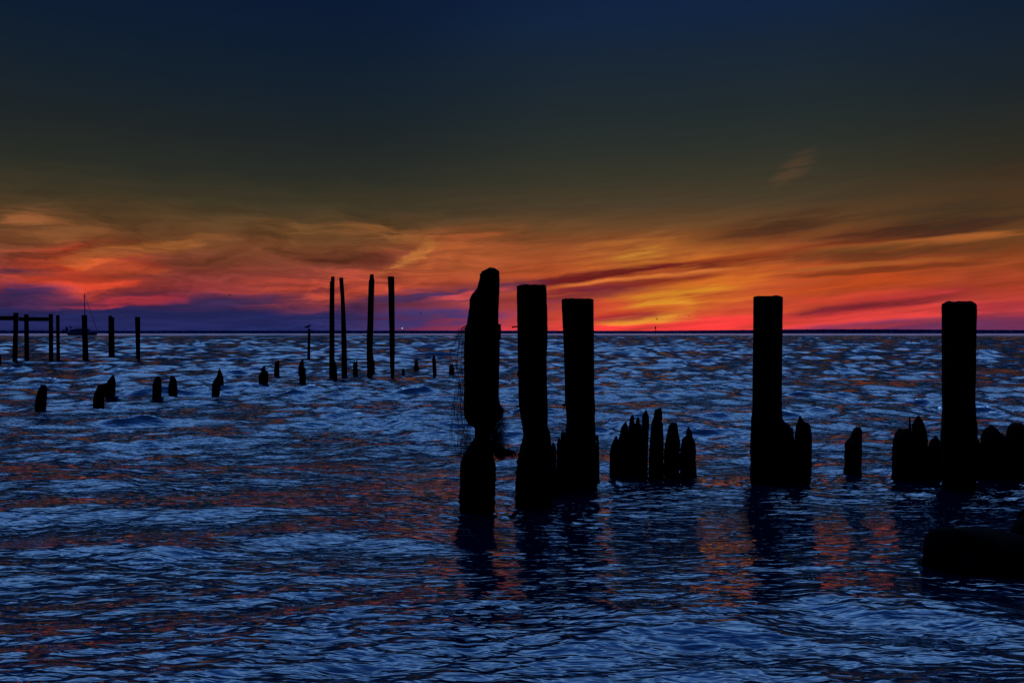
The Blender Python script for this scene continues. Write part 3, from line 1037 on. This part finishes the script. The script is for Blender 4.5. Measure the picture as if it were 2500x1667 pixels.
frame('post with cross beam running off the left edge', [([(764, 34), (820, 33), (887, 31)], [(764, 44.5), (820, 43.5), (887, 42)]),
                                                        ([(764, -74), (887, -76)], [(764, -64), (887, -65)])], (-84, 49, 772, 782), 887, 80)
frame('two posts joined by a cross beam, left of the sailboat', [([(767.5, 60), (881, 60.5)], [(767.5, 69.5), (881, 71)]),
                                                                ([(766.6, 120), (881, 120)], [(766.6, 129), (881, 130)])], (55, 129, 774.5, 784), 881, 84)

# ------------------------------------------------------------------ perched gull
d = D_BIRD
px = d / FPX
gb = P(755, 803.5, d)
gull = empty('gull', gb, 'gull perched on the slim post, facing right', 'bird')
mb = MB()
sec = [(740.4, 798.6, 0.3, 0.5), (743, 798.5, 0.7, 0.9), (746, 798.2, 1.3, 1.5), (749, 797.7, 2.2, 2.2), (752, 797.2, 2.9, 2.6), (754.5, 796.4, 2.9, 2.4),
       (756, 795.2, 2.3, 1.9), (757, 794.2, 1.7, 1.4), (758.2, 793.7, 1.5, 1.3), (759.2, 793.8, 1.0, 0.9), (760, 794.2, 0.45, 0.4), (761.2, 794.6, 0.12, 0.12)]
rings = []
for X_, Y_, h_, w_ in sec:
    c = P(X_, Y_, d)
    rings.append([c + Vector((0, math.cos(k * math.pi / 5) * w_ * px, math.sin(k * math.pi / 5) * h_ * px)) for k in range(10)])
mb.loft(rings)
mb.build('body', M_FEATHER, gb, gull)
for s in (-1, 1):
    a_ = P(753.2, 799.5, d) + Vector((0, s * 0.03, 0))
    b_ = Vector((P(754, 803.6, d).x, d + s * 0.03, gb.z + 0.002))
    MB().tube([a_, b_, b_ + Vector((0.03, 0, 0))], [0.012, 0.009, 0.006], 6).build('leg', M_FEATHER, gb, gull)


def flying(label, X, Y, d, span, bank, seed):
    c = P(X, Y, d)
    th = empty('flying_bird', c, label, 'bird', 'birds in flight over the sea')
    mb = MB()
    rings = []
    for s, r in ((-1, 0.01), (-0.7, 0.035), (-0.2, 0.07), (0.3, 0.075), (0.65, 0.05), (0.85, 0.045), (1.0, 0.008)):
        cc = c + Vector((s * 0.26, 0.02 * s, 0))
        rings.append([cc + Vector((0, math.cos(k * math.pi / 4) * r, math.sin(k * math.pi / 4) * r)) for k in range(8)])
    mb.loft(rings)
    mb.build('body', M_FEATHER, c, th)
    for s in (-1, 1):
        rings = []
        for q in range(7):
            u = q / 6
            chord = 0.17 * (1 - u * 0.8)
            tipz = (0.34 * math.sin(u * 2.2) - 0.12 * u) * span * 0.5
            o_ = c + Vector((s * math.sin(bank) * u * span * 0.5 - 0.05 * u, s * math.cos(bank) * u * span * 0.5, 0.03 + tipz))
            rings.append([o_ + Vector((-chord / 2, 0, 0)), o_ + Vector((0, 0, -0.012)), o_ + Vector((chord / 2, 0, 0)), o_ + Vector((0, 0, 0.02 * (1 - u) + 0.006))])
        mb = MB().loft(rings)
        mb.build('wing', M_FEATHER, c, th)


flying('tiny bird flying above the horizon between the tall posts and broken piling', 1027, 765.5, 190, 1.0, 0.9, 1)
flying('tiny bird flying in the reddish sky above the open left water', 561, 720.5, 170, 1.1, 1.0, 2)
flying('tiny bird with arched wings in the yellow sky above the channel marker', 1603.5, 778.5, 170, 1.0, 1.15, 3)
flying('faint tiny bird to the right of the arched-winged one', 1682.5, 771.5, 260, 0.9, 0.6, 4)

# ------------------------------------------------------------------ sailboat
d = dist(818.6)
px = d / FPX
sb = P(203, 818.6, d)
boat = empty('sailboat', (sb.x, d, 0), 'dark sailboat with bare mast and forestay anchored on the horizon', 'sailboat')
base = Vector((sb.x, d, 0))
mb = MB()
rings = []
for X_, b_, Ys in ((167.2, 1.2, 809.5), (172, 1.75, 809.6), (182, 2.15, 810.2), (195, 2.3, 810.8), (208, 2.2, 811), (218, 1.9, 810.6), (227, 1.35, 809.6), (234, 0.7, 808.6), (239.5, 0.08, 807.4)):
    zs = P(X_, Ys, d).z
    x = P(X_, 811, d).x
    x2 = x - (0.9 if X_ > 234 else 0.35 if X_ > 226 else 0)
    rings.append([Vector((x, d - b_, zs)), Vector((x - (x - x2) * 0.5, d - b_ * 0.95, zs * 0.45)), Vector((x2, d - b_ * 0.62, -0.2)), Vector((x2, d, -0.7)),
                  Vector((x2, d + b_ * 0.62, -0.2)), Vector((x - (x - x2) * 0.5, d + b_ * 0.95, zs * 0.45)), Vector((x, d + b_, zs))])
mb.loft(rings)
hull = mb.build('hull', M_HULL, base, boat)
mb = MB()
rings = []
for X_, Yt, w_ in ((172.8, 805.4, 1.2), (178, 803.2, 1.5), (188, 801.8, 1.6), (203, 801.2, 1.6), (212, 802.2, 1.5), (219.6, 803.4, 1.1)):
    x = P(X_, 811, d).x
    zt = P(X_, Yt, d).z
    rings.append([Vector((x, d - w_, 1.7)), Vector((x, d - w_ * 0.92, zt - 0.2)), Vector((x, d - w_ * 0.7, zt)), Vector((x, d + w_ * 0.7, zt)), Vector((x, d + w_ * 0.92, zt - 0.2)), Vector((x, d + w_, 1.7))])
mb.loft(rings)
cabin = mb.build('cabin', M_HULL, base, boat, False)
for X0, X1 in ((189.5, 194.5), (196, 201), (214, 217.5)):
    a_, b_ = P(X0, 806.6, d), P(X1, 808, d)
    mb = MB()
    y0 = d - 1.66
    mb.loft([[Vector((a_.x, y0, b_.z)), Vector((a_.x, y0 + 0.2, b_.z)), Vector((a_.x, y0 + 0.2, a_.z)), Vector((a_.x, y0, a_.z))],
             [Vector((b_.x, y0, b_.z)), Vector((b_.x, y0 + 0.2, b_.z)), Vector((b_.x, y0 + 0.2, a_.z)), Vector((b_.x, y0, a_.z))]])
    mb.build('window', M_GLASS, base, cabin, False)
MB().tube([P(208.8, 806, d), P(206, 716.6, d)], [0.26, 0.24], 8).build('mast', M_HULL, base, boat)
MB().tube([P(207, 721, d), P(238, 808, d)], [0.09, 0.13], 6).build('forestay', M_HULL, base, boat)
MB().tube([P(205.5, 720, d), P(169, 809, d)], [0.012, 0.012], 5).build('backstay', M_HULL, base, boat)
MB().tube([P(206, 796, d), P(181, 798.4, d)], [0.12, 0.10], 8).build('boom', M_HULL, base, boat)
MB().tube([P(172.2, 810, d), P(172.8, 800.5, d)], [0.06, 0.05], 6).build('stern_pole', M_HULL, base, boat)
c = P(172.9, 798.6, d)
MB().loft([[c + Vector((math.cos(k * math.pi / 5) * r_, math.sin(k * math.pi / 5) * r_, z_)) for k in range(10)]
           for z_, r_ in ((-0.5, 0.2), (-0.38, 0.5), (0, 0.6), (0.35, 0.5), (0.5, 0.15))]).build('radar_dome', M_HULL, base, boat)

# small craft astern
dd = dist(814.5)
db = P(157, 814.5, dd)
skiff = empty('skiff', (db.x, dd, 0), 'small dark skiff close behind the stern of the sailboat', 'boat')
base = Vector((db.x, dd, 0))
mb = MB()
rings = []
for X_, b_, Ys in ((146.5, 0.15, 808.5), (149, 0.7, 809.2), (154, 1.1, 809.6), (161, 1.2, 809.4), (167.5, 1.1, 809)):
    p_ = P(X_, Ys, dd)
    rings.append([Vector((p_.x, dd - b_, p_.z)), Vector((p_.x, dd - b_ * 0.6, -0.2)), Vector((p_.x, dd, -0.5)), Vector((p_.x, dd + b_ * 0.6, -0.2)), Vector((p_.x, dd + b_, p_.z))])
mb.loft(rings)
mb.build('hull', M_HULL, base, skiff)
for nm, X0, X1, Yt in (('console', 152.3, 159, 804.3), ('canopy', 160.3, 167, 797.2)):
    rings = []
    zt = P(157, Yt, dd).z
    for s, z_ in ((1.0, 1.2), (1.0, zt - 0.7), (0.75, zt - 0.2), (0.45, zt)):
        xm = (P(X0, 811, dd).x + P(X1, 811, dd).x) / 2
        hw = (P(X1, 811, dd).x - P(X0, 811, dd).x) / 2 * s
        rings.append([Vector((xm + math.cos(k * math.pi / 4) * hw, dd + math.sin(k * math.pi / 4) * hw, z_)) for k in range(8)])
    MB().loft(rings).build(nm, M_HULL, base, skiff)

# ------------------------------------------------------------------ channel marker and far lamp
d = 640.0
mbase = Vector((P(1600, 812, d).x, d, 0))
mk = empty('channel_marker', mbase, 'thin channel marker post on the horizon under the yellow glow', 'marker')
MB().tube([Vector((mbase.x, d, -1)), Vector((mbase.x, d, P(1600, 803, d).z))], [0.22, 0.2], 8).build('pole', M_IRON, mbase, mk)
zt = P(1600, 796.5, d).z
zb = P(1600, 803.5, d).z
MB().tube([Vector((mbase.x, d, zb)), Vector((mbase.x, d, zb + 0.1)), Vector((mbase.x, d, zt - 0.4)), Vector((mbase.x, d, zt))], [0.25, 0.5, 0.5, 0.2], 10).build('topmark', M_IRON, mbase, mk)

d = 888.0
lb = Vector((P(982, 812, d).x, d, 0))
bc = empty('light_beacon', lb, 'single white light shining low over the horizon right of the tall posts', 'beacon')
zl = P(982, 801.2, d).z
MB().tube([Vector((lb.x, d, -1)), Vector((lb.x, d, zl - 0.3))], [0.2, 0.12], 8).build('tower', M_SHORE, lb, bc)
c = Vector((lb.x, d, zl))
MB().loft([[c + Vector((math.cos(k * math.pi / 5) * r_, math.sin(k * math.pi / 5) * r_, z_)) for k in range(10)]
           for z_, r_ in ((-0.5, 0.15), (-0.33, 0.42), (0, 0.5), (0.33, 0.42), (0.5, 0.15))]).build('lamp', M_LAMP, lb, bc)

# ------------------------------------------------------------------ torn net on the broken piling
nb = P(1135, 1110, D1)
net = empty('fishing_net', nb, 'torn fishing net caught on the broken piling, hanging in shreds', 'net')
rn = random.Random(3)
outer = [(793, 1139), (800, 1126), (812, 1114), (830, 1106), (850, 1101), (880, 1099), (905, 1104), (930, 1113), (960, 1113), (985, 1108), (1000, 1105),
         (1030, 1101), (1060, 1099), (1090, 1102), (1112, 1108)]
inner = [(793, 1146), (805, 1142), (1030, 1142), (1045, 1158), (1066, 1160), (1092, 1148), (1112, 1136)]
mb = MB()
px = D1 / FPX


def netpt(s, u):
    """s down the piling, u from the wood (0) to the loose edge (1)"""
    Y = 793 + (1112 - 793) * s
    xo, xi = interp(outer, Y, 1), interp(inner, Y, 1)
    X = xi + (xo - xi) * u
    p = P(X, Y, D1)
    p.y += 0.10 * math.sin(u * 2.1 + s * 5) - 0.06 + 0.05 * mnoise.noise(Vector((s * 9, u * 3, 2)))
    p.x += 0.012 * mnoise.noise(Vector((s * 14, u * 6, 5)))
    p.z += 0.010 * mnoise.noise(Vector((s * 14, u * 6, 9)))
    return p


NS, NU = 150, 17
for j in range(NU + 1):                    # slanting strands, both ways
    for sgn in (-1, 1):
        i = 0
        while i < NS:
            u0 = (j + (0.5 if sgn > 0 else 0)) / NU
            pts = []
            n_ = rn.randint(5, 14)
            for k in range(n_ + 1):
                s_ = (i + k) / NS
                if s_ > 1:
                    break
                w = u0 + sgn * (0.5 / NU if (k % 2) else 0)
                pts.append(netpt(s_, min(max(w, 0), 1)))
            edge = u0 > 0.75
            if len(pts) > 1 and rn.random() > (0.35 if edge else 0.12):
                mb.tube(pts, 0.0013, 3, False)
            i += n_
for _ in range(60):                        # loose hanging threads
    s0 = rn.random() * 0.9
    u0 = rn.random()
    p0 = netpt(s0, u0)
    ln = rn.uniform(0.05, 0.25)
    pts = [p0 + Vector((0.02 * mnoise.noise(Vector((k * 0.8, _, 1))), 0.02 * mnoise.noise(Vector((k * 0.8, _, 4))), -ln * k / 5)) for k in range(6)]
    mb.tube(pts, rn.choice((0.0012, 0.0016, 0.0022)), 3, False)
for X0, w in ((1118, 0.004), (1128, 0.003)):    # head rope
    pts = [P(X0 + 3 * math.sin(k * 0.9), 800 + k * 16, D1 - 0.02) for k in range(19)]
    mb.tube(pts, w * 0.6, 4)
mb.build('net_sheet', M_NET, nb, net)

# net bunched on the right of the neck
mb = MB()


def wad(cx, cy, sx, sy, n, r, spread=1.0, dy=0.0):
    for q in range(n):
        an, rad = rn.uniform(0, 6.28), math.sqrt(rn.random())
        X_, Y_ = cx + math.cos(an) * rad * sx, cy + math.sin(an) * rad * sy
        p = P(X_, Y_, D1 + dy + rn.uniform(-0.08, 0.08))
        v = Vector((rn.gauss(0, 1), rn.gauss(0, 0.6), rn.gauss(-0.5, 1))).normalized()
        pts = []
        st = rn.uniform(0.010, 0.022) * spread
        for k in range(6):
            pts.append(p.copy())
            v = (v + Vector((rn.gauss(0, 0.5), rn.gauss(0, 0.5), rn.gauss(-0.12, 0.5)))).normalized()
            p = p + v * st
        mb.tube(pts, r, 3, False)


wad(1219, 1040, 12, 32, 520, 0.0008)
wad(1213, 1075, 15, 20, 480, 0.0009)
mb.build('net_bunch', M_NET, nb, net)
mb = MB()
wad(1140, 1085, 12, 24, 260, 0.0008)
mb.build('net_bunch', M_NET, nb, net)
mb = MB()
wad(1219, 1001, 7, 11, 260, 0.0022, 0.5)
wad(1207, 1062, 6, 24, 300, 0.0020, 0.6)
wad(1210, 1092, 15, 12, 620, 0.0022, 0.6)
wad(1230, 1101, 17, 6, 520, 0.0020, 0.55)
wad(1222, 1110, 9, 6, 220, 0.0018, 0.6)
wad(1250, 1105, 12, 7, 160, 0.0012, 0.7)
mb.build('weed_clump', M_WEED, nb, net)
MB().tube([P(1205, 1036, D1), P(1216, 1036.5, D1 - 0.04), P(1230, 1034.5, D1 - 0.05)], [0.007, 0.009, 0.004], 6).build('cork_float', M_WEED, nb, net)

# ------------------------------------------------------------------ rocks at the lower right
RG = 'dark rocks at the lower right'


def boulder(label, outline, Yb, depth, seed, dshift=0.0, lean=0.0):
    """outline: (column, row) along the crest from left to right"""
    d = dist(Yb) + dshift
    pts = [P(X_, Y_, d + depth * 0.4) for X_, Y_ in outline]
    n = 40
    x0, x1 = pts[0].x, pts[-1].x
    rings = []
    nk = 22
    for i in range(n + 1):
        s = i / n
        s2 = 0.5 - 0.5 * math.cos(s * math.pi) * (1 - 0.0)
        # arc-length parameter along the crest
        tot = [0]
        for a_, b_ in zip(pts, pts[1:]):
            tot.append(tot[-1] + (b_ - a_).length)
        tt = s * tot[-1]
        for q in range(len(pts) - 1):
            if tt <= tot[q + 1] + 1e-9:
                w = (tt - tot[q]) / max(tot[q + 1] - tot[q], 1e-9)
                c_ = pts[q].lerp(pts[q + 1], w)
                break
        rel = (c_.x - x0) / (x1 - x0)
        dep = depth * max(0.12, math.sqrt(max(0.0, 1 - (2 * min(max(rel, 0), 1) - 1) ** 2)))
        ring = []
        for k in range(nk):
            ph = math.pi * (k / (nk - 1))
            y_ = -math.cos(ph) * dep
            z_ = -0.35 + (c_.z + 0.35) * (math.sin(ph) ** 0.7)
            p = Vector((c_.x, d + depth * 0.4 + y_ + lean * z_, z_))
            nz = mnoise.noise(p * 4 + Vector((seed, 0, 0))) * 0.034 + mnoise.noise(p * 12 + Vector((seed, 3, 0))) * 0.014
            p.y += nz * 2
            p.z += nz * (0.5 if 0.2 < k / nk < 0.8 else 1)
            p.x += nz * 0.6
            ring.append(p)
        rings.append(ring)
    mb = MB().loft(rings)
    c_ = (pts[0] + pts[-1]) / 2
    return tag(mb.build('rock', M_ROCK, Vector((c_.x, d, 0))), label, 'rock', RG)


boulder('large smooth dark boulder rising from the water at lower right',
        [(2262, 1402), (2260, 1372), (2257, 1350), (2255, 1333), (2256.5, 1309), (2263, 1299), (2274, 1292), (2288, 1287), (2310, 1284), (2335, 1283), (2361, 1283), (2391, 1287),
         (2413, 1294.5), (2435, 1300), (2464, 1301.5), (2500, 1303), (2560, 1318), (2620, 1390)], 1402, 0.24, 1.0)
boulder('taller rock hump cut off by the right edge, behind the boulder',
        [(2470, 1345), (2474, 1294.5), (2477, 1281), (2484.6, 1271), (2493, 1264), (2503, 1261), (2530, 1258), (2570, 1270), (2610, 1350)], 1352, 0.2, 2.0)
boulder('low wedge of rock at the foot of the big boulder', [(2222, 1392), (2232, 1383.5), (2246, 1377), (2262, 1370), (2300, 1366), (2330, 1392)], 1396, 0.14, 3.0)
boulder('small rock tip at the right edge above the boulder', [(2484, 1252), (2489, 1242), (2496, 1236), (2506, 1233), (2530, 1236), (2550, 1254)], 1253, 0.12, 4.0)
